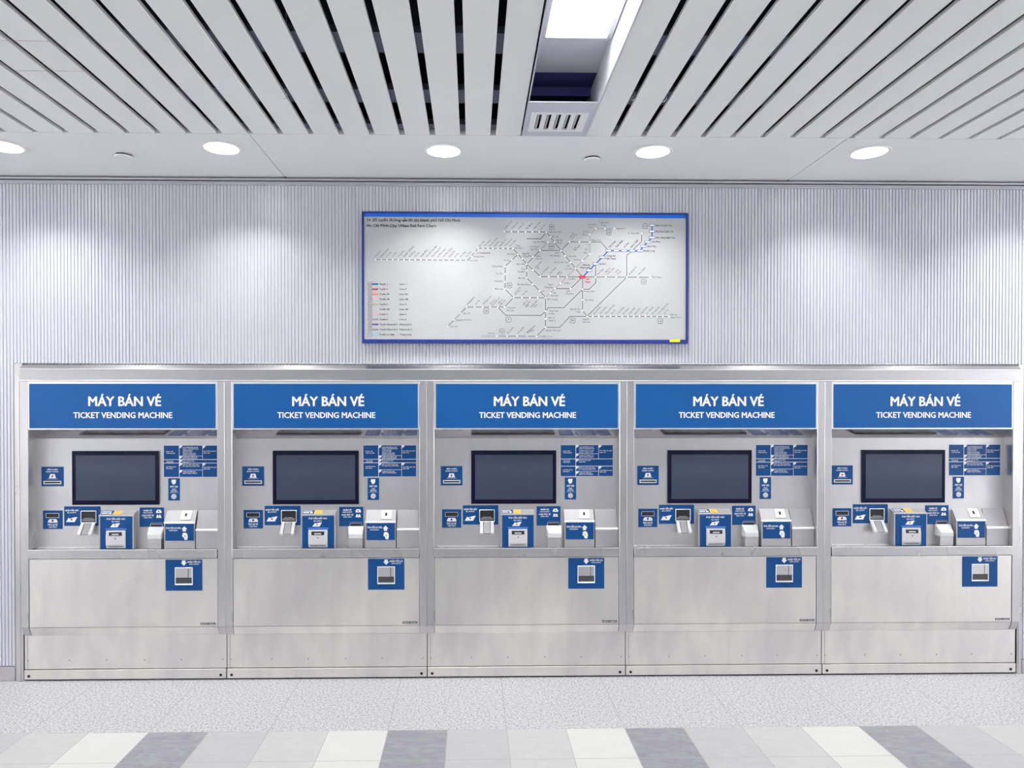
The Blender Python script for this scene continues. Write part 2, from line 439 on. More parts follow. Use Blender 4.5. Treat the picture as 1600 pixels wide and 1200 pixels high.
def instruction_panel(root, three):
    y = B
    q = MB(); x0, z1 = p5(1038, 650); x1, z0 = p5(1437, 887)
    q.box(x0, x1, y-.0012, y+.0005, z0, z1); base = q.build('instruction_panel', M['white_print'], root)
    q = MB(); t = y-.0018
    m1 = 730 if three else 717
    r1, r2 = (754, 780) if three else (754, 808)
    rows = [(1040, 652, 1152, r1), (1156, 652, 1325, m1-2), (1156, m1+1, 1325, r1), (1328, 652, 1435, r1),
            (1040, r1+4, 1152, r2), (1156, r1+4, 1435, r2),
            (1040, r2+4, 1152, 885), (1156, r2+4, 1325, (r2+889)/2-1.5), (1156, (r2+889)/2+1.5, 1325, 885), (1328, r2+4, 1435, 885)]
    for a, b, c, d in rows: quad(q, p5, a, b, c, d, t, y-.0010)
    q.build('coloured_fields', M['panel_blue'], base)
    q = MB(); u = t-.0004
    ny = (r2+889)/2
    for X, Y in [(1156, 652), (1156, m1), (1156, r1+3), (1156, r2+3), (1156, ny), (1328, 652), (1328, r2+3)]:
        poly(q, p5, [(X, Y), (X+22, Y), (X+17, Y+12), (X+4, Y+20), (X, Y+21)], u, u+.0003)
    L = [(1057, 1110, 700, 'MUA VÉ'), (1057, 1124, 713, 'TICKET PURCHASE'), (1335, 1428, 698, 'ĐƯA TIỀN VÀO MÁY'), (1335, 1382, 711, 'INSERT CASH'),
         (1057, 1110, r1+18, 'TRẢ LẠI VÉ'), (1057, 1110, r1+30 if three is False else r1+28, 'CARD RETURN'),
         (1057, 1130, r2+34, 'NẠP TIỀN VÀO VÉ'), (1057, 1105, r2+46, 'ADD VALUE'),
         (1180, 1268, r1+17, 'ĐƯA VÉ VÀO MÁY'), (1180, 1225, r1+28, 'INSERT CARD'),
         (1180, 1300, r2+18, 'ĐẶT VÉ "THẺ" VÀO KHAY'), (1178, 1306, r2+29, 'PUT CARD ON CARD TRAY'), (1180, 1275, ny+16, 'CHỌN SỐ TIỀN NẠP'), (1180, 1288, ny+27, 'SELECT TOP-UP AMOUNT'),
         (1335, 1430, r2+38, 'ĐƯA TIỀN VÀO MÁY'), (1335, 1382, r2+50, 'INSERT CASH'),
         (1180, 1288, m1+16 if not three else m1+12, 'CHỌN SỐ LƯỢNG VÉ'), (1180, 1290, m1+28 if not three else m1+22, 'SELECT TICKET QUANTITY')]
    if three: L += [(1180, 1292, 670, 'CHỌN ĐIỂM ĐẾN/LOẠI VÉ'), (1180, 1296, 681, 'SELECT DESTINATION'), (1180, 1255, 692, 'CHỌN VÉ NGÀY'), (1180, 1250, 703, 'SELECT DAY PASS'), (1180, 1276, 714, 'CHỌN GA ĐI, ĐẾN'), (1180, 1276, 724, 'SELECT STATIONS')]
    else: L += [(1180, 1288, 671, 'CHỌN ĐIỂM ĐẾN/LOẠI VÉ'), (1180, 1292, 683, 'SELECT DESTINATION'), (1180, 1290, 697, 'CHỌN LOẠI VÉ, THẺ'), (1180, 1284, 709, 'SELECT CARD TYPE')]
    for X0, X1, Y, s in L: txt(q, p5, s, X0, X1, Y, 7.5, u, .02)
    q.build('lettering', M['white_print'], base)

def make_machine():
    r = empty('ticket_vending_machine', (0, 0, 0))
    # body behind the front plates
    MB().box(-.596, .596, .05, .62, 0, 1.775).build('cabinet_body', M['steel_inner'], r)
    for s in (-1, 1):
        a, b = sorted((s*.5985, s*.5555))
        q = MB(); q.box(a, b, F-.002, .045, .3245, 1.7845); q.build('post', M['steel'], r, bevel=.0015)
    # blue sign field with steel border
    q = MB().box(-.5545, .5545, F, .03, 1.4975, 1.7845); q.build('header_panel', M['steel_edge_lit'], r, bevel=.001)
    sg = MB().box(-.5445, .5455, F-.003, F+.001, 1.5055, 1.7690).build('header_sign', M['blue'], r)
    q = MB(); y = F-.0038
    put(q, 'MÁY BÁN VÉ', -.1994, 1.6385, .0545, y, width=.4274, bold=.032)
    put(q, 'TICKET VENDING MACHINE', -.2871, 1.5668, .0335, y, width=.5807, bold=.030)
    q.build('lettering', M['white_print'], sg)
    # recess
    MB().prism([(F+.001, 1.4975), (B+.003, 1.4415), (B+.003, 1.4975)], -.5545, .5545).build('soffit', M['polished'], r)
    MB().box(-.5545, .5545, B, B+.004, .780, 1.4425).build('back_panel', M['steel_inner'], r)
    for s in (-1, 1):
        a, b = sorted((s*.5548, s*.5530)); MB().box(a, b, F+.002, B, .785, 1.4960).build('side_cheek', M['steel'], r)
    # ledge
    q = MB(); q.box(-.5525, .5525, F, B+.003, .7795, .7845); q.box(-.5525, .5525, F-.010, F, .7345, .7845)
    lg = q.build('ledge', M['steel'], r, bevel=.0012)
    MB().box(-.5525, .5525, F-.0125, F-.008, .7848, .7895).build('ledge_lip', M['steel_edge_lit'], lg)
    MB().box(-.54, -.172, B-.006, B, .7846, .7890).build('back_strip', M['steel_edge_lit'], lg)
    # screen
    sc = MB().box(-.3343, .1830, B-.008, B, 1.0432, 1.3677).build('display_screen', M['bezel'], r, bevel=.001)
    MB().box(-.3109, .1618, B-.0090, B-.0078, 1.0701, 1.3417).build('screen_glass', M['glass'], sc)
    # receipt outlet
    p = panel(p5, 138, 808, 301, 952, B, r, 'receipt_panel'); y = B-.0021
    q = MB(); txt(q, p5, 'BIÊN NHẬN', 182, 258, 833, 10, y, .03); txt(q, p5, 'RECEIPT OUTPUT', 174, 264, 849, 9, y, .03)
    poly(q, p5, [(203, 862), (236, 862), (245, 893), (193, 893)], y, y+.0003); quad(q, p5, 182, 898, 258, 899.5, y, y+.0003)
    q.build('lettering', M['white_print'], p)
    q = MB(); q.disc(*p5(219, 876), .0045, y-.0004, y, 12); poly(q, p5, [(214, 879), (224, 879), (219, 890)], y-.0004, y); q.build('pictogram', M['black_print'], p)
    q = MB(); x0, z1 = p5(155, 912); x1, z0 = p5(285, 937)
    q.rect_frame(x0, x1, z0, z1, .0058, B-.006, B-.001); sl = q.build('receipt_slot', M['clear'], p, bevel=.0008)
    MB().box(x0+.0058, x1-.0058, B-.003, B-.001, z0+.0058, z1-.0058).build('slot_mouth', M['dark'], r)
    # call button
    p = panel(p5, 1072, 895, 1157, 1060, B, r, 'call_button_panel')
    q = MB(); poly(q, p5, [(1097, 905), (1130, 905), (1128, 928), (1118, 941), (1104, 938), (1099, 925), (1093, 916), (1098, 914)], y, y+.0003)
    txt(q, p5, 'NÚT GỌI', 1086, 1142, 963, 13, y, .04); txt(q, p5, 'CALL', 1100, 1130, 980, 10, y, .03); txt(q, p5, 'BUTTON', 1093, 1137, 995, 11, y, .03)
    quad(q, p5, 1082, 1001, 1148, 1002.5, y, y+.0003); q.build('lettering', M['white_print'], p)
    q = MB(); c = p5(1114, 1030); q.disc(c[0], c[1], .0155, B-.006, B-.001, 28); q.build('call_button', M['plastic'], r, bevel=.001)
    q = MB(); q.disc(c[0], c[1], .008, B-.0068, B-.005, 20); q.build('button_cap', M['alu'], r)
    # ticket return
    p = panel(p6, 107, 82, 262, 230, B, r, 'ticket_return_panel')
    q = MB(); poly(q, p6, [(158, 150), (212, 150), (222, 166), (222, 179), (147, 179), (147, 166)], y, y+.0003)
    txt(q, p6, 'TRẢ LẠI VÉ', 143, 222, 202, 13, y, .04); txt(q, p6, 'CARD INPUT', 152, 218, 219, 10, y, .03)
    q.build('lettering', M['white_print'], p)
    q = MB(); c = p6(184, 164); q.disc(c[0], c[1], .006, y-.0005, y, 14); poly(q, p6, [(178, 160), (184, 152), (190, 160)], y-.0005, y); q.build('pictogram', M['black_print'], p)
    q = MB(); x0, z1 = p6(131, 103); x1, z0 = p6(237, 140)
    q.rect_frame(x0, x1, z0, z1, .003, B-.005, B-.001); q.build('card_slot', M['steel_inner'], p)
    MB().box(x0+.003, x1-.003, B-.003, B-.0012, z0+.003, z1-.003).build('slot_mouth', M['dark'], p)
    # banknote outlet
    p = panel(p6, 275, 50, 562, 205, B, r, 'banknote_outlet_panel')
    q = MB(); txt(q, p6, 'NHẬN TIỀN GIẤY', 283, 391, 88, 12, y, .04); txt(q, p6, 'BILL OUTPUT', 300, 370, 104, 9, y, .03)
    poly(q, p6, [(308, 140), (318, 147), (366, 134), (382, 138), (374, 142), (358, 174), (290, 174), (306, 147)], y, y+.0003)
    q.build('lettering', M['white_print'], p)
    q = MB(); c = p6(334, 155); q.disc(c[0], c[1], .005, y-.0005, y, 14); q.build('pictogram', M['black_print'], p)
    q = MB(); x0, z1 = p6(408, 84); x1, z0 = p6(532, 182)
    q.rect_frame(x0, x1, z0, z1, .004, B-.008, B-.001); q.build('outlet_frame', M['steel_edge_lit'], p, bevel=.001)
    q = MB(); q.box(x0+.004, x1-.004, B-.0025, B-.0012, z0+.004, z1-.004); q.build('outlet_mouth', M['dark'], p)
    q = MB(); q.box(x0+.008, x1-.010, B-.007, B-.002, z0+.010, z0+.024, 0); q.box(x0+.02, x1-.022, B-.0085, B-.002, z0+.024, z0+.030, 0)
    q.build('outlet_rollers', M['nickel'], p, bevel=.001)
    # banknote rest with two pale prongs
    br = MB()
    zt, zb = .9375, .8640
    x0, x1 = -.2810, -.1980
    br.box(x0, x1, B-.008, B-.001, .921, .9365); br.prism([(B-.008, .936), (B-.006, .921), (-.0005, .868), (-.004, .8725)], x0+.022, x1-.022)
    bo = br.build('banknote_rest', M['rest'], r, bevel=.0008)
    for a in (x0, x1-.0185):
        q = MB(); q.prism([(B-.004, .9385), (B-.001, .9235), (.004, .8640), (-.007, .8640), (-.010, .8750), (B-.014, .9300)], a, a+.0185)
        q.build('prong', M['clear'], bo, bevel=.001)
    # banknote inlet box
    q = MB(); q.prism([(B, .785), (.0, .785), (.0, .9862), (B, 1.0095)], -.1568, .0490)
    bx = q.build('banknote_inlet_box', M['matte'], r, bevel=.0015)
    MB().prism([(-.0012, .9862), (-.0012, .9835), (.002, .9835), (.002, .9872)], -.1575, .0497).build('box_lip', M['steel_edge_lit'], bx)
    y0 = -.0015
    MB().box(-.1478, .0415, y0, .0003, .7862, .9792).build('face_plate', M['panel_blue'], bx)
    q = MB(); yy = y0-.0006
    txt(q, p0, 'ĐƯA TIỀN GIẤY VÀO', 643, 791, 156, 12, yy, .04); txt(q, p0, 'BILL INPUT', 684, 748, 175, 9, yy, .03)
    poly(q, p0, [(692, 186), (700, 190), (738, 182), (750, 184), (744, 190), (730, 215), (672, 215), (688, 194)], yy, yy+.0003)
    q.build('lettering', M['white_print'], bx)
    q = MB(); c = p0(710, 200); q.disc(c[0], c[1], .004, yy-.0005, yy, 12); q.build('pictogram', M['black_print'], bx)
    # bill mechanism in pale plastic
    q = MB(); x0, z1 = p0(640, 237); x1, z0 = p0(797, 381)
    q.prism([(y0, z0), (-.006, z0), (-.010, z0+.012), (-.014, z0+.024), (-.014, z0+.072), (-.009, z1-.004), (y0, z1)], x0+.002, x1-.002)
    bi = q.build('bill_inlet', M['plastic'], r, bevel=.002)
    xa, za = p0(668, 252); xb, zb2 = p0(770, 283)
    q = MB(); q.prism([(-.0090, za), (-.0135, zb2+.002), (-.0150, zb2+.002), (-.0110, za)], xa, xb); q.prism([(-.0116, z0+.0085), (-.0130, z0+.0145), (-.0155, z0+.0145), (-.013, z0+.0085)], x0+.014, x1-.012)
    q.build('note_mouth', M['dark'], bi)
    q = MB(); n = 11
    for i in range(n):
        a = x0+.016+i*.0092; q.box(a, a+.0035, -.0165, -.0148, z0+.009, z0+.014)
    q.box(xa+.018, xb-.018, -.0155, -.0135, zb2+.006, zb2+.014)
    q.build('teeth', M['plastic'], bi)
    q = MB(); c = p0(720, 303); q.disc(c[0], c[1], .0035, -.0152, -.0138, 12); q.build('bill_lamp', M['dark'], bi)
    q = MB(); q.prism([(y0, z1), (-.007, z1), (-.007, z1+.004), (y0, z1+.010)], x0-.003, x1+.003); q.build('inlet_hood', M['line_blue'], bi)
    # stickers on the sloping top
    def slope(xa, xb, t0, t1, mb, zf, lift=.0006, th=.0004):
        f = lambda t: (t*B, zf+(1.0095-zf)*t)
        (ya_, za_), (yb_, zb_) = f(t0), f(t1)
        mb.prism([(ya_, za_+lift), (yb_, zb_+lift), (yb_, zb_+lift+th), (ya_, za_+lift+th)], xa, xb)
    q = MB(); slope(-.150, -.082, .2, .85, q, .9862); q.build('top_sticker', M['panel_blue'], bx)
    q = MB(); slope(-.146, -.110, .3, .45, q, .9862, .0012); slope(-.146, -.095, .6, .72, q, .9862, .0012); slope(-.104, -.090, .25, .5, q, .9862, .0012); q.build('sticker_print', M['white_print'], bx)
    q = MB()
    for i in range(3): slope(-.078+i*.016, -.078+i*.016+.0115, .1, .9, q, .9862)
    q.build('yellow_stripes', M['yellow'], bx)
    # ticket outlet
    p = panel(p6, 872, 60, 1065, 215, B, r, 'ticket_outlet_panel')
    q = MB(); txt(q, p6, 'NHẬN VÉ', 904, 970, 91, 12, y, .04); txt(q, p6, 'CARD OUTPUT', 898, 976, 107, 9, y, .03)
    txt(q, p6, 'CHẠY ĐẶT VÉ', 889, 984, 130, 12, y, .04); txt(q, p6, 'CARD TRAY', 904, 972, 145, 9, y, .03)
    poly(q, p6, [(1012, 78), (1037, 78), (1046, 92), (1046, 104), (1003, 104), (1003, 92)], y, y+.0003)
    poly(q, p6, [(1010, 119), (1018, 119), (1024, 128), (1031, 119), (1038, 119), (1046, 143), (1003, 143)], y, y+.0003)
    quad(q, p6, 962, 182, 1058, 183, y, y+.0003)
    q.build('lettering', M['white_print'], p)
    q = MB(); c = p6(1024, 92); q.disc(c[0], c[1], .004, y-.0005, y, 12); c = p6(1024, 134); q.disc(c[0], c[1], .0025, y-.0005, y, 10); q.build('pictogram', M['black_print'], p)
    x0, z1 = p6(958, 191); x1, z0 = p6(1054, 219)
    q = MB(); q.rect_frame(x0, x1, z0, z1, .002, B-.006, B-.001); q.build('ticket_slot', M['alu'], p)
    MB().box(x0+.002, x1-.002, B-.0035, B-.0012, z0+.002, z1-.002).build('slot_mouth', M['dark'], p)
    q = MB(); q.prism([(B, .9110), (B-.012, .9090), (-.002, .8690), (-.004, .8420), (B, .8420)], .1205, .2150)
    # chamfer the plan of the tray
    vs = []
    for (x, yv, z) in q.v:
        if yv < .01: x = x+.010 if x < .16 else x-.004
        vs.append((x, yv, z))
    q.v = vs
    tr = q.build('ticket_tray', M['clear'], r, bevel=.0025, segs=2)
    q = MB(); q.prism([(B, .785), (.002, .785), (-.001, .8415), (B, .8415)], .1290, .2105); q.build('tray_pedestal', M['steel_inner'], r, bevel=.001)
    # coin box
    zf = .9395
    q = MB(); q.prism([(B, .785), (.0, .785), (.0, zf), (B, 1.0095)], .2290, .4100); cb = q.build('coin_inlet_box', M['matte'], r, bevel=.0015)
    MB().prism([(-.0015, zf+.001), (-.0015, zf-.004), (.001, zf-.004), (.003, zf+.0055)], .2285, .4105).build('box_lip', M['steel_edge_lit'], cb)
    MB().box(.2363, .4052, -.0015, .0003, .8332, .9335).build('face_plate', M['panel_blue'], cb)
    q = MB(); yy = -.0021
    txt(q, p0, 'ĐƯA TIỀN XU VÀO', 1113, 1230, 230, 13, yy, .04); txt(q, p0, 'COIN INPUT', 1134, 1204, 247, 9, yy, .03)
    poly(q, p0, [(1257, 209), (1281, 232), (1270, 232), (1270, 250), (1244, 250), (1244, 232), (1235, 232)], yy, yy+.0003)
    poly(q, p0, [(1244, 264), (1262, 259), (1277, 266), (1284, 288), (1280, 317), (1258, 317), (1254, 300), (1240, 290)], yy, yy+.0003)
    q.build('lettering', M['white_print'], cb)
    q = MB(); c = p0(1262, 288); q.disc(c[0], c[1], .0045, yy-.0004, yy, 14); q.build('pictogram', M['line_light'], cb)
    q = MB(); f = lambda t: (t*B, zf+(1.0095-zf)*t)
    (ya_, za_), (yb_, zb_) = f(.24), f(.93)
    nx, nz = -.0038, .0026
    q.prism([(ya_, za_), (yb_, zb_), (yb_+nx, zb_+nz), (ya_+nx, za_+nz)], .3215, .3830); cp = q.build('coin_slot_plate', M['steel_edge_lit'], cb, bevel=.001)
    (ya_, za_), (yb_, zb_) = f(.48), f(.72)
    q = MB(); q.prism([(ya_+nx, za_+nz), (yb_+nx, zb_+nz), (yb_+nx*1.25, zb_+nz*1.25), (ya_+nx*1.25, za_+nz*1.25)], .3440, .3570); q.build('coin_hole', M['dark'], cb)
    zf2 = .8935
    q = MB(); q.prism([(B, .785), (.0, .785), (.0, zf2), (B, 1.0095)], .4165, .5525); sb = q.build('side_box', M['matte'], r, bevel=.0015)
    MB().prism([(-.0015, zf2+.0015), (-.0015, zf2-.004), (.001, zf2-.004), (.003, zf2+.009)], .4160, .5527).build('box_lip', M['steel_edge_lit'], sb)
    # lower door and coin return
    dr = MB().box(-.5525, .5525, F, .04, .3255, .7300).build('lower_door', M['steel_door'], r, bevel=.0015)
    MB().box(-.5560, .5560, -.012, .045, .3260, .7344).build('door_gap_shade', M['dark'], r)  # dark backing that paints the shade inside the door gaps
    MB().box(-.5525, .5525, F-.0015, F, .7262, .7298).build('door_lip', M['steel_edge_lit'], dr)
    p = MB().box(.2479, .4647, F-.0015, F+.0003, .5407, .7262).build('coin_return_panel', M['panel_blue'], r)
    q = MB(); yy = F-.0021
    poly(q, pf, [(1256, 480), (1283, 480), (1283, 497), (1293, 497), (1270, 522), (1246, 497), (1256, 497)], yy, yy+.0003)
    txt(q, pf, 'NHẬN TIỀN XU', 1298, 1402, 499, 13, yy, .04); txt(q, pf, 'COIN OUTPUT', 1312, 1390, 515, 9, yy, .03)
    q.build('lettering', M['white_print'], p)
    q = MB(); q.rect_frame(.3039, .4086, .5746, .6796, .0045, F-.006, F-.0008); q.build('window_frame', M['steel_edge_lit'], p, bevel=.001)
    q = MB(); q.box(.3084, .4041, F-.003, F-.001, .5791, .6751); q.build('tray_cavity', M['darkgrey'], p)
    q = MB(); q.box(.3084, .3800, F-.0055, F-.002, .6190, .6751); q.box(.3845, .4041, F-.0045, F-.002, .6190, .6751); q.prism([(F-.002, .586), (F-.006, .579), (F-.002, .579)], .3084, .4041)
    q.build('tray_flap', M['steel_inner'], p, bevel=.0008)
    np_ = MB().box(.4530, .5405, F-.0015, F+.0003, .3365, .3485).build('name_plate', M['black_print'], r)
    q = MB(); put(q, 'NIPPON', .4565, .3398, .0054, F-.0021, width=.037, bold=.03); put(q, 'SIGNAL', .4995, .3398, .0054, F-.0021, width=.037, bold=.03)
    q.build('lettering', M['white_print'], np_)
    # knee, plinth, kick plate
    kn = MB().prism([(F, .3245), (.0, .2714), (.03, .2714), (.03, .3245)], -.5535, .5535).build('sloped_apron', M['steel_door'], r)
    for s in (-1, 1):
        a, b = sorted((s*.5985, s*.5560)); MB().prism([(F-.002, .3245), (-.001, .2714), (.03, .2714), (.03, .3245)], a, b).build('post_foot', M['steel'], r)
    MB().box(-.5985, .5985, .006, .04, .0, .27).build('base_gap_shade', M['dark'], r)  # dark backing, shade painted into the gaps round plinth and kick plate
    pl = MB().box(-.5968, .5968, .0, .02, .0690, .2708).build('plinth_panel', M['steel_door'], r, bevel=.001)
    for x in (-.5776, -.3325, -.1134, .11, .3284, .573):
        MB().disc(x, .121, .0035, -.0015, .0005, 12).build('screw', M['nickel'], pl)
    MB().box(-.5805, -.5790, -.0008, .0002, .07, .2714).build('seam', M['darkgrey'], pl)
    kp = MB().box(-.5962, .5962, -.008, .01, .010, .0665).build('kick_plate', M['steel_door'], r, bevel=.0012)
    for x in (-.569, .565):
        q = MB(); q.disc(x, .030, .0085, -.0105, -.0075, 20); q.build('bolt', M['dark'], kp, bevel=.001)
    return r

m0 = make_machine()
labels = ['leftmost steel ticket vending machine in the row, beside the left wall end',
          'second steel ticket vending machine from the left in the row',
          'middle steel ticket vending machine of the five, below the wall map',
          'second steel ticket vending machine from the right in the row',
          'rightmost steel ticket vending machine in the row, at the right edge']
ms = [m0]+[copy_tree(m0) for _ in range(4)]
for i, m in enumerate(ms):
    m.location = (MC+(i-2)*PITCH, 0, 0)
    tag(m, labels[i], 'ticket machine', 'ticket vending machines in the steel surround')
    instruction_panel(m, i != 2) if i in (0, 2) else None
ip = [o for o in bpy.data.objects if o.parent == ms[0] and o.name.startswith('instruction_panel')][0]
for i in (1, 3, 4): copy_tree(ip, ms[i])

# ---------------------------------------------------------------- rail map on the wall
BX0, BX1, BZ0, BZ1 = -.656, 1.2909, 2.0103, 2.7924
YF = -.035
bd = empty('rail_map_board', ((BX0+BX1)/2, 0, BZ0))
cxb = (BX0+BX1)/2
def A(X, Y):   # board drawing coordinates to local metres
    px = 560+X/5.3333; py = 320+Y/5.3333
    return (BX0+(px-565)*(BX1-BX0)/510-cxb, BZ1-(py-330.5)*(BZ1-BZ0)/206.5-BZ0)
def Bc(X, Y): return A(X+1386.7, Y)
hw = (BX1-BX0)/2; H = BZ1-BZ0
q = MB(); q.box(-hw+.004, hw-.004, YF+.006, -.0055, .004, H-.004); q.build('backing', M['board_white'], bd)
q = MB()
wx = A(46, 100)[0]+hw; zb = A(0, 1124)[1]; zt = A(0, 72)[1]
q.box(-hw, hw, YF, -.0048, H-(H-zt), H); q.box(-hw, hw, YF, -.0048, 0, zb); q.box(-hw, -hw+wx, YF, -.0048, zb, zt); q.box(hw-wx, hw, YF, -.0048, zb, zt)
q.build('frame', M['navy_frame'], bd, bevel=.0015)
q = MB(); q.box(-hw+wx, hw-wx, YF+.004, YF+.007, A(0, 100)[1], zt); q.build('title_band', M['bright_blue'], bd)
Y1 = YF+.0055; Y2 = YF+.0050; Y3 = YF+.0045
def seg(mb, p, r, w, y):
    (x0, z0), (x1, z1) = p, r; d = math.hypot(x1-x0, z1-z0); nx, nz = -(z1-z0)/d*w/2, (x1-x0)/d*w/2
    ex, ez = (x1-x0)/d*w*.4, (z1-z0)/d*w*.4
    mb.add([(x0-ex+nx, y, z0-ez+nz), (x0-ex-nx, y, z0-ez-nz), (x1+ex-nx, y, z1+ez-nz), (x1+ex+nx, y, z1+ez+nz)], [(0, 1, 2, 3)])
def path(mb, pts, w=.0045, y=Y1):
    for a, b in zip(pts, pts[1:]): seg(mb, a, b, w, y)
def a_(l): return [A(*p) for p in l]
def b_(l): return [Bc(*p) for p in l]
q = MB()
for l in [a_([(140, 457), (905, 460), (990, 360), (1280, 360), (1395, 490)]), a_([(1215, 220), (1440, 220)])+b_([(170, 220), (295, 375), (475, 597)]),
          a_([(1320, 410), (1215, 510), (1215, 700), (1285, 772), (1552, 772)]), a_([(1285, 772), (1210, 850), (895, 852), (737, 1015)]),
          a_([(1155, 852), (1220, 920)])+b_([(130, 920), (165, 885)]), a_([(1395, 490), (1395, 605), (1552, 765)]),
          a_([(1395, 490)])+b_([(120, 375), (295, 375)]), a_([(1395, 490)])+b_([(125, 595), (1040, 597)]),
          a_([(1150, 1095)])+b_([(90, 1095), (165, 1020), (285, 1020), (370, 928), (1200, 928)]), b_([(165, 772), (165, 1020)]),
          b_([(170, 225), (125, 278), (10, 278)]), b_([(295, 375), (365, 303), (630, 303), (693, 375)]),
          b_([(250, 695), (375, 695), (475, 597), (475, 880), (515, 925), (845, 597), (845, 415), (890, 375), (970, 295), (970, 235)]),
          b_([(475, 700), (320, 855), (190, 855), (165, 885)]), b_([(475, 700), (530, 700), (585, 645), (585, 490)])]:
    path(q, l)
rail = q
q = MB(); path(q, b_([(740, 190), (585, 190), (535, 240), (535, 405), (475, 460), (345, 595), (250, 690), (165, 770)]), .006, Y1-.0001); path(q, b_([(120, 375), (185, 305), (240, 305)]), .005, Y1-.0001)
q.build('pale_rail_lines', M['line_light'], bd)
q = MB(); path(q, b_([(475, 597), (530, 541), (585, 486), (640, 430), (693, 375), (955, 375), (985, 337), (1020, 300), (1057, 263), (1057, 160)]), .0062, Y2)
bs = [(530, 541), (585, 486), (640, 430), (693, 375), (758, 375), (823, 375), (890, 375), (955, 375), (985, 337), (1020, 300), (1057, 263), (1057, 211), (1057, 160)]
def rect(mb, c, w, h, y): x, z = c; mb.add([(x-w/2, y, z-h/2), (x+w/2, y, z-h/2), (x+w/2, y, z+h/2), (x-w/2, y, z+h/2)], [(0, 1, 2, 3)])
for p in bs: rect(q, Bc(*p), .0355, .0150, Y2-.0003)
q.build('blue_line', M['line_blue'], bd)
q = MB()
for p in bs: rect(q, Bc(*p), .0295, .0092, Y2-.0006)
stA = [(140+i*46.9, 457+i*.18) for i in range(17)]+[(935, 428), (965, 393), (990, 360), (1030, 360), (1072, 360), (1113, 360), (1155, 360), (1198, 360), (1240, 360), (1280, 360), (1320, 410), (1358, 445), (1395, 490)]
stA += [(1210, 220), (1268, 220), (1325, 220), (1385, 220), (1270, 455), (1215, 510), (1215, 575), (1215, 640), (1215, 700), (1285, 772), (1355, 772), (1210, 850), (1155, 852), (1090, 852), (1028, 852), (962, 852), (895, 852), (843, 903), (790, 960), (737, 1015), (1395, 545), (1395, 605), (1150, 1095), (1232, 1095), (1315, 1095), (1398, 1095)]
stB = [(55, 220), (112, 220), (170, 225), (205, 265), (240, 305), (295, 375), (330, 420), (375, 475), (415, 525), (60, 430), (120, 375), (185, 305), (365, 303), (448, 303), (535, 303), (535, 240), (585, 190), (662, 190), (740, 190), (535, 405), (475, 460), (60, 540), (120, 595), (193, 597), (270, 597), (345, 597), (585, 597), (670, 597), (757, 597), (845, 597), (940, 597), (1038, 597), (290, 650), (245, 695), (375, 695), (205, 735), (165, 770), (115, 715), (60, 660), (100, 772), (35, 772), (475, 700), (475, 790), (475, 880), (515, 928), (165, 885), (165, 950), (165, 1020), (90, 1095), (8, 1095), (970, 230)]+[(562+i*49, 928) for i in range(14)]
for p in stA:
    x, z = A(*p); rail.add([(x+.0042*math.cos(t*math.pi/5), Y2-.0003, z+.0042*math.sin(t*math.pi/5)) for t in range(10)], [tuple(range(10))], 1)
for p in stB:
    x, z = Bc(*p); rail.add([(x+.0046*math.cos(t*math.pi/5), Y2-.0003, z+.0046*math.sin(t*math.pi/5)) for t in range(10)], [tuple(range(10))], 1)
rail.build('rail_lines', [M['line_grey'], M['white_print']], bd)
q.build('blue_line_stations', M['white_print'], bd)
q = MB(); rect(q, Bc(473, 597), .038, .0165, Y2-.0008); put(q, 'Bến', *Bc(505, 620), .0095, Y3, bold=.02); put(q, 'Thành', *Bc(492, 644), .0095, Y3, bold=.02); q.build('red_station', M['line_red'], bd)
# titles and legend
q = MB()
put(q, 'Sơ đồ tuyến đường sắt đô thị thành phố Hồ Chí Minh', *A(67, 138), .0160, Y3, width=.553, bold=.02)
put(q, 'Ho Chi Minh City Urban Rail Fare Chart', *A(67, 184), .0160, Y3, width=.411, bold=.02)
leg = [('L1', 'Tuyến 1', 'Line 1'), ('L2', 'Tuyến 2', 'Line 2'), ('L3A', 'Tuyến 3A', 'Line 3A'), ('L3B', 'Tuyến 3B', 'Line 3B'), ('L4', 'Tuyến 4', 'Line 4'), ('L4B', 'Tuyến 4B', 'Line 4B'), ('L5', 'Tuyến 5', 'Line 5'), ('L6', 'Tuyến 6', 'Line 6'), ('M2', 'Tuyến Monorail 2', 'Monorail 2'), ('M3', 'Tuyến Monorail 3', 'Monorail 3'), ('T', 'Tuyến xe điện', 'Tram Line')]
def badge(mb, c, w, h, y):   # rounded outline
    x, z = c; r = h*.25; pts = []; pin = []
    for cx_, cz_, a0 in ((w/2-r, h/2-r, 0), (-w/2+r, h/2-r, 90), (-w/2+r, -h/2+r, 180), (w/2-r, -h/2+r, 270)):
        for t in range(5):
            an = math.radians(a0+t*22.5); pts.append((x+cx_+r*math.cos(an), y, z+cz_+r*math.sin(an))); pin.append((x+cx_+(r-.0016)*math.cos(an), y, z+cz_+(r-.0016)*math.sin(an)))
    n = len(pts); mb.add(pts+pin, [(i, (i+1) % n, (i+1) % n+n, i+n) for i in range(n)])
for i, (c, t1, t2) in enumerate(leg):
    yy = 662+42.1*i
    badge(q, A(93, yy), .0245, .0245, Y3); put(q, c, A(93, yy)[0], A(93, yy)[1]-.0042, .0085, Y3, align='c', width=.012 if len(c) > 1 else None)
    w1 = .048 if len(t1) < 8 else (.059 if len(t1) < 9 else (.106 if 'Mono' in t1 else .090))
    put(q, t1, *A(172, yy+6), .0092, Y3, width=w1, bold=.005); put(q, t2, *A(340, yy+6), .0092, Y3, width=.0395 if len(t2) < 7 else (.049 if len(t2) < 8 else .069), bold=.005)
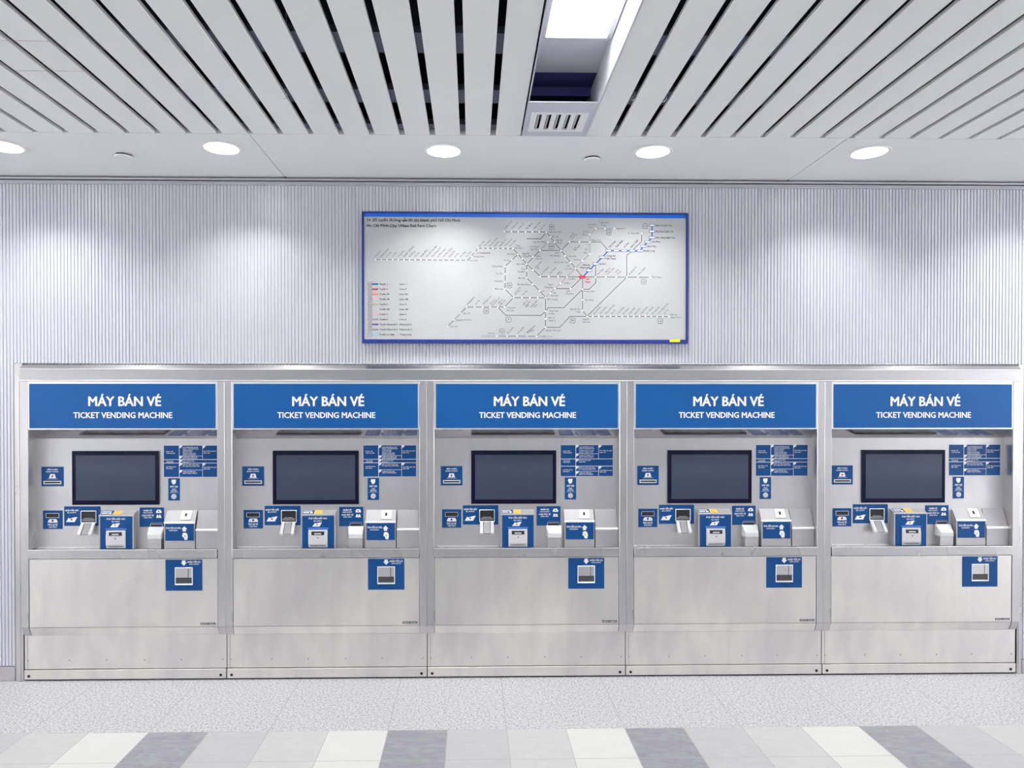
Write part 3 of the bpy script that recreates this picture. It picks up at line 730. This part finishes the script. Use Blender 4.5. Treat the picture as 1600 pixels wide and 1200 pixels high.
for fn, X, Y, c in [(A, 1251, 670, 'L6'), (A, 1058, 884, 'L3A'), (A, 1243, 957, 'T'), (A, 1190, 1056, 'L5'), (Bc, 218, 180, 'M3'), (Bc, 695, 222, 'L3B'), (Bc, 998, 168, 'L1'), (Bc, 215, 341, 'L4B'), (Bc, 987, 634, 'L2'), (Bc, 393, 963, 'M2'), (Bc, 1127, 966, 'L4')]:
    x, z = fn(X, Y); badge(q, (x, z), .031, .031, Y3); put(q, c, x, z-.0055, .011, Y3, align='c', width=.016 if len(c) > 1 else None)
for X, Y, s in [(1090, 168, 'Bến Xe Suối Tiên'), (1090, 219, 'Đại Học Quốc Gia'), (1090, 270, 'Khu Công Nghệ Cao'), (1055, 306, 'Thủ Đức'), (1020, 344, 'Bình Thái'), (990, 382, 'Phước Long'), (678, 425, 'Công viên'), (672, 448, 'Văn Thánh'), (618, 492, 'Ba Son')]:
    put(q, s, *Bc(X, Y), .0092, Y3, bold=.006)
for X, Y, s in [(478, 502, 'Nhà hát'), (455, 524, 'Thành phố')]: put(q, s, *Bc(X, Y), .0092, Y3, bold=.012)
for X, Y, s in [(700, 352, 'Tân Cảng'), (758, 352, 'Thảo Điền'), (825, 352, 'An Phú'), (882, 352, 'Rạch Chiếc')]: put(q, s, *Bc(X, Y), .0092, Y3, rot=.8, bold=.006)
q.build('lettering', M['black_print'], bd)
q = MB()
def t45(fn, pts, names, h=.0085):
    for (X, Y), s in zip(pts, names): put(q, s, *fn(X, Y), h, Y3, rot=.82)
t45(A, [(140+i*47, 438) for i in range(17)], ['Tuyến số 1', 'Phước Thạnh', 'Phú Lạc', 'Củ Chi', 'Trung Lập', 'Nguyễn Thị Rành', 'Bàu Đưng', 'Củ Chi', 'Nhuận Đức', 'Thị trấn Hóc Môn', 'Tân Thông Hội', 'Lê Minh Nhựt', 'Tân Phú Trung', 'Trung Mỹ', 'An Hạ', 'Tân Hiệp', 'Tân Thới'])
t45(A, [(1005+i*42, 345) for i in range(7)], ['Bà Triệu', 'Tân Xuân', 'Quang Trung', 'Bùi Môn', 'Nguyễn Du', 'Trần Quang', 'An Sương'])
t45(A, [(1215+i*58, 200) for i in range(4)], ['Thạnh Xuân', 'Thạnh Lộc', 'Vườn Lài', 'An Lộc'])
t45(A, [(905, 832), (972, 832), (1035, 832), (1095, 832), (1110, 842), (1165, 822), (1178, 840)], ['Hưng Nhơn', 'An Lạc', 'Hồ Ngọc Lãm', 'Phú Lâm', 'Kỹ thuật cao', 'Bến xe', 'Miền Tây'])
t45(A, [(1295, 740), (1305, 752), (1365, 755), (1370, 835), (1385, 850)], ['Vòng xoay', 'Phú Lâm', 'Cây Gõ', 'Bến xe', 'Chợ Lớn'])
t45(A, [(1240, 1075), (1325, 1075), (1405, 1075)], ['Đa Phước', 'Phong Phú', 'Trịnh Quang'])
t45(Bc, [(15, 200), (70, 200), (125, 205)], ['An Nhơn', 'Thạnh Xuân', 'Lam Sơn'])
t45(Bc, [(85, 525), (100, 535), (135, 580), (205, 575), (270, 575), (285, 582), (370, 270), (385, 285), (400, 375), (415, 378)], ['Phạm Văn', 'Hai', 'Lê Thị Riêng', 'Hòa Hưng', 'Dân', 'Chủ', 'Nguyễn', 'Văn Đậu', 'Chợ', 'Bà Chiểu'])
t45(Bc, [(605, 580), (675, 560), (685, 580), (755, 560), (770, 580), (868, 580), (950, 577)], ['Hàm Nghi', 'Đại Lộ', 'Vòng Cung', 'Công', 'Thiêm', 'BV Quốc Tế', 'Bình Khánh'])
t45(Bc, [(575+i*49, 910) for i in range(13)], ['Phước Kiển', 'Vĩnh Phước', 'Phạm Hữu Lầu', 'Khu B', 'Long Kiểng', 'Bà Chiêm', 'Long Thới', 'Rạch Dơi', 'Hiệp Phước', 'CV Thế Kỷ', 'BV Quốc tế', 'KCN Hiệp Phước', 'CV Tây'])
t45(Bc, [(5, 860), (45, 858), (75, 855), (15, 1070), (50, 1062)], ['Trần', 'Thuận Kiều', 'Plaza', 'Dương', 'Ngô'])
def flat(fn, pts, al='l', h=.0088):
    for X, Y, s in pts: put(q, s, *fn(X, Y), h, Y3, align=al)
flat(A, [(918, 470, 'Tân Thới'), (950, 435, 'Thống Nhất'), (978, 404, 'Lý Thường Kiệt'), (1308, 342, 'Phạm'), (1293, 362, 'Văn Bạch'), (1360, 408, 'Nguyễn'), (1365, 430, 'Hồng Đào'), (867, 912, 'Bến Mễ'), (808, 966, 'Nguyễn Cửu Phú'), (758, 1021, 'Tân Kiên'), (1228, 862, 'Công viên'), (1230, 886, 'Phú Lâm')])
flat(A, [(1298, 412, 'Ba Queo'), (1252, 464, 'Âu Cơ'), (1195, 516, 'Thống Nhất'), (1195, 577, 'Tân Phú'), (1195, 641, 'Hòa Bình'), (1197, 706, 'Đầm Sen'), (1380, 496, 'Bảy Hiền'), (1380, 538, 'Chợ'), (1380, 561, 'Tân Bình'), (1380, 613, 'Bàn Hai'), (1427, 668, 'ĐH Bách Khoa'), (1128, 1077, 'Bến xe'), (1128, 1101, 'Cần Giuộc mới')], 'r')
flat(Bc, [(192, 226, 'Ngã 6 Gò Vấp'), (222, 267, 'BV 175'), (258, 295, 'Gò Gia'), (265, 318, 'Định'), (90, 428, 'Lăng'), (83, 452, 'Cha Cả'), (355, 429, 'Cầu Kiệu'), (550, 293, 'Hàng Xanh'), (620, 145, 'Hiệp Bình'), (632, 169, 'Phước'), (755, 194, 'Hiệp Bình'), (1055, 602, 'Thủ Thiêm'), (355, 620, 'Tao Đàn'), (315, 655, 'Tư Do'), (235, 738, 'BV'), (210, 761, 'Hòa Bình'), (340, 722, 'Cầu'), (333, 744, 'Thái Bình'), (182, 793, 'ĐH Y Dược'), (135, 723, '3/2'), (490, 723, 'Hoàng Diệu'), (495, 795, 'Tân Kiểng'), (192, 888, 'Tùng Thiện'), (192, 911, 'Vương'), (192, 946, 'Bến xe'), (192, 970, 'Quận 8'), (165, 1051, 'Nguyễn Văn Linh'), (110, 1103, 'Chợ Đại Trung'), (478, 958, 'Nguyễn'), (475, 981, 'Văn Linh'), (1215, 917, 'Bến tàu'), (1215, 941, 'Hiệp Phước')])
flat(Bc, [(590, 163, 'Hiệp Bình'), (560, 187, 'Chánh'), (525, 224, 'Cà Phê'), (515, 248, 'Đông'), (168, 310, 'Tân Sơn Nhất'), (103, 350, 'CV Hoàng'), (103, 373, 'Văn Thụ'), (285, 400, 'Ngã 4'), (285, 425, 'Phú Nhuận'), (518, 373, 'Thị'), (518, 397, 'Nghè'), (355, 481, 'CV Lê Văn Tám'), (462, 458, 'Hòa Lư'), (368, 510, 'Hồ'), (392, 533, 'Con Rùa'), (230, 668, 'Ngã 6'), (230, 691, 'Cộng Hòa'), (950, 234, 'Xa Thạnh Đa'), (455, 873, 'Nguyễn Thị'), (455, 896, 'Thập')], 'r')
q.build('station_names', M['grey_print'], bd)
cols = [(.0, .12, .62), (.55, .02, .10), (.85, .22, .08), (.80, .50, .45), (.45, .45, .30), (.60, .60, .60), (.75, .40, .50), (.34, .26, .34), (.13, .05, .30), (.28, .22, .33), (.25, .55, .80)]
for i, c in enumerate(cols):
    q = MB(); yy = 662+42.1*i
    if i in (3, 5): rect(q, A(137, yy-6), .034, .0028, Y3); rect(q, A(137, yy+5), .034, .0028, Y3)
    else: rect(q, A(137, yy), .034, .0085, Y3)
    q.build('legend_swatch', mat('legend_%d' % i, c, .5), bd)
q = MB(); x0, z0 = Bc(1205, 1143); x1, z1 = Bc(1292, 1120); q.box(x0, x1, YF-.001, YF+.0005, z0, z1); q.build('yellow_sticker', M['yellow_bright'], bd)
tag(bd, 'wide white rail map board in a dark blue frame on the ribbed wall', 'map')
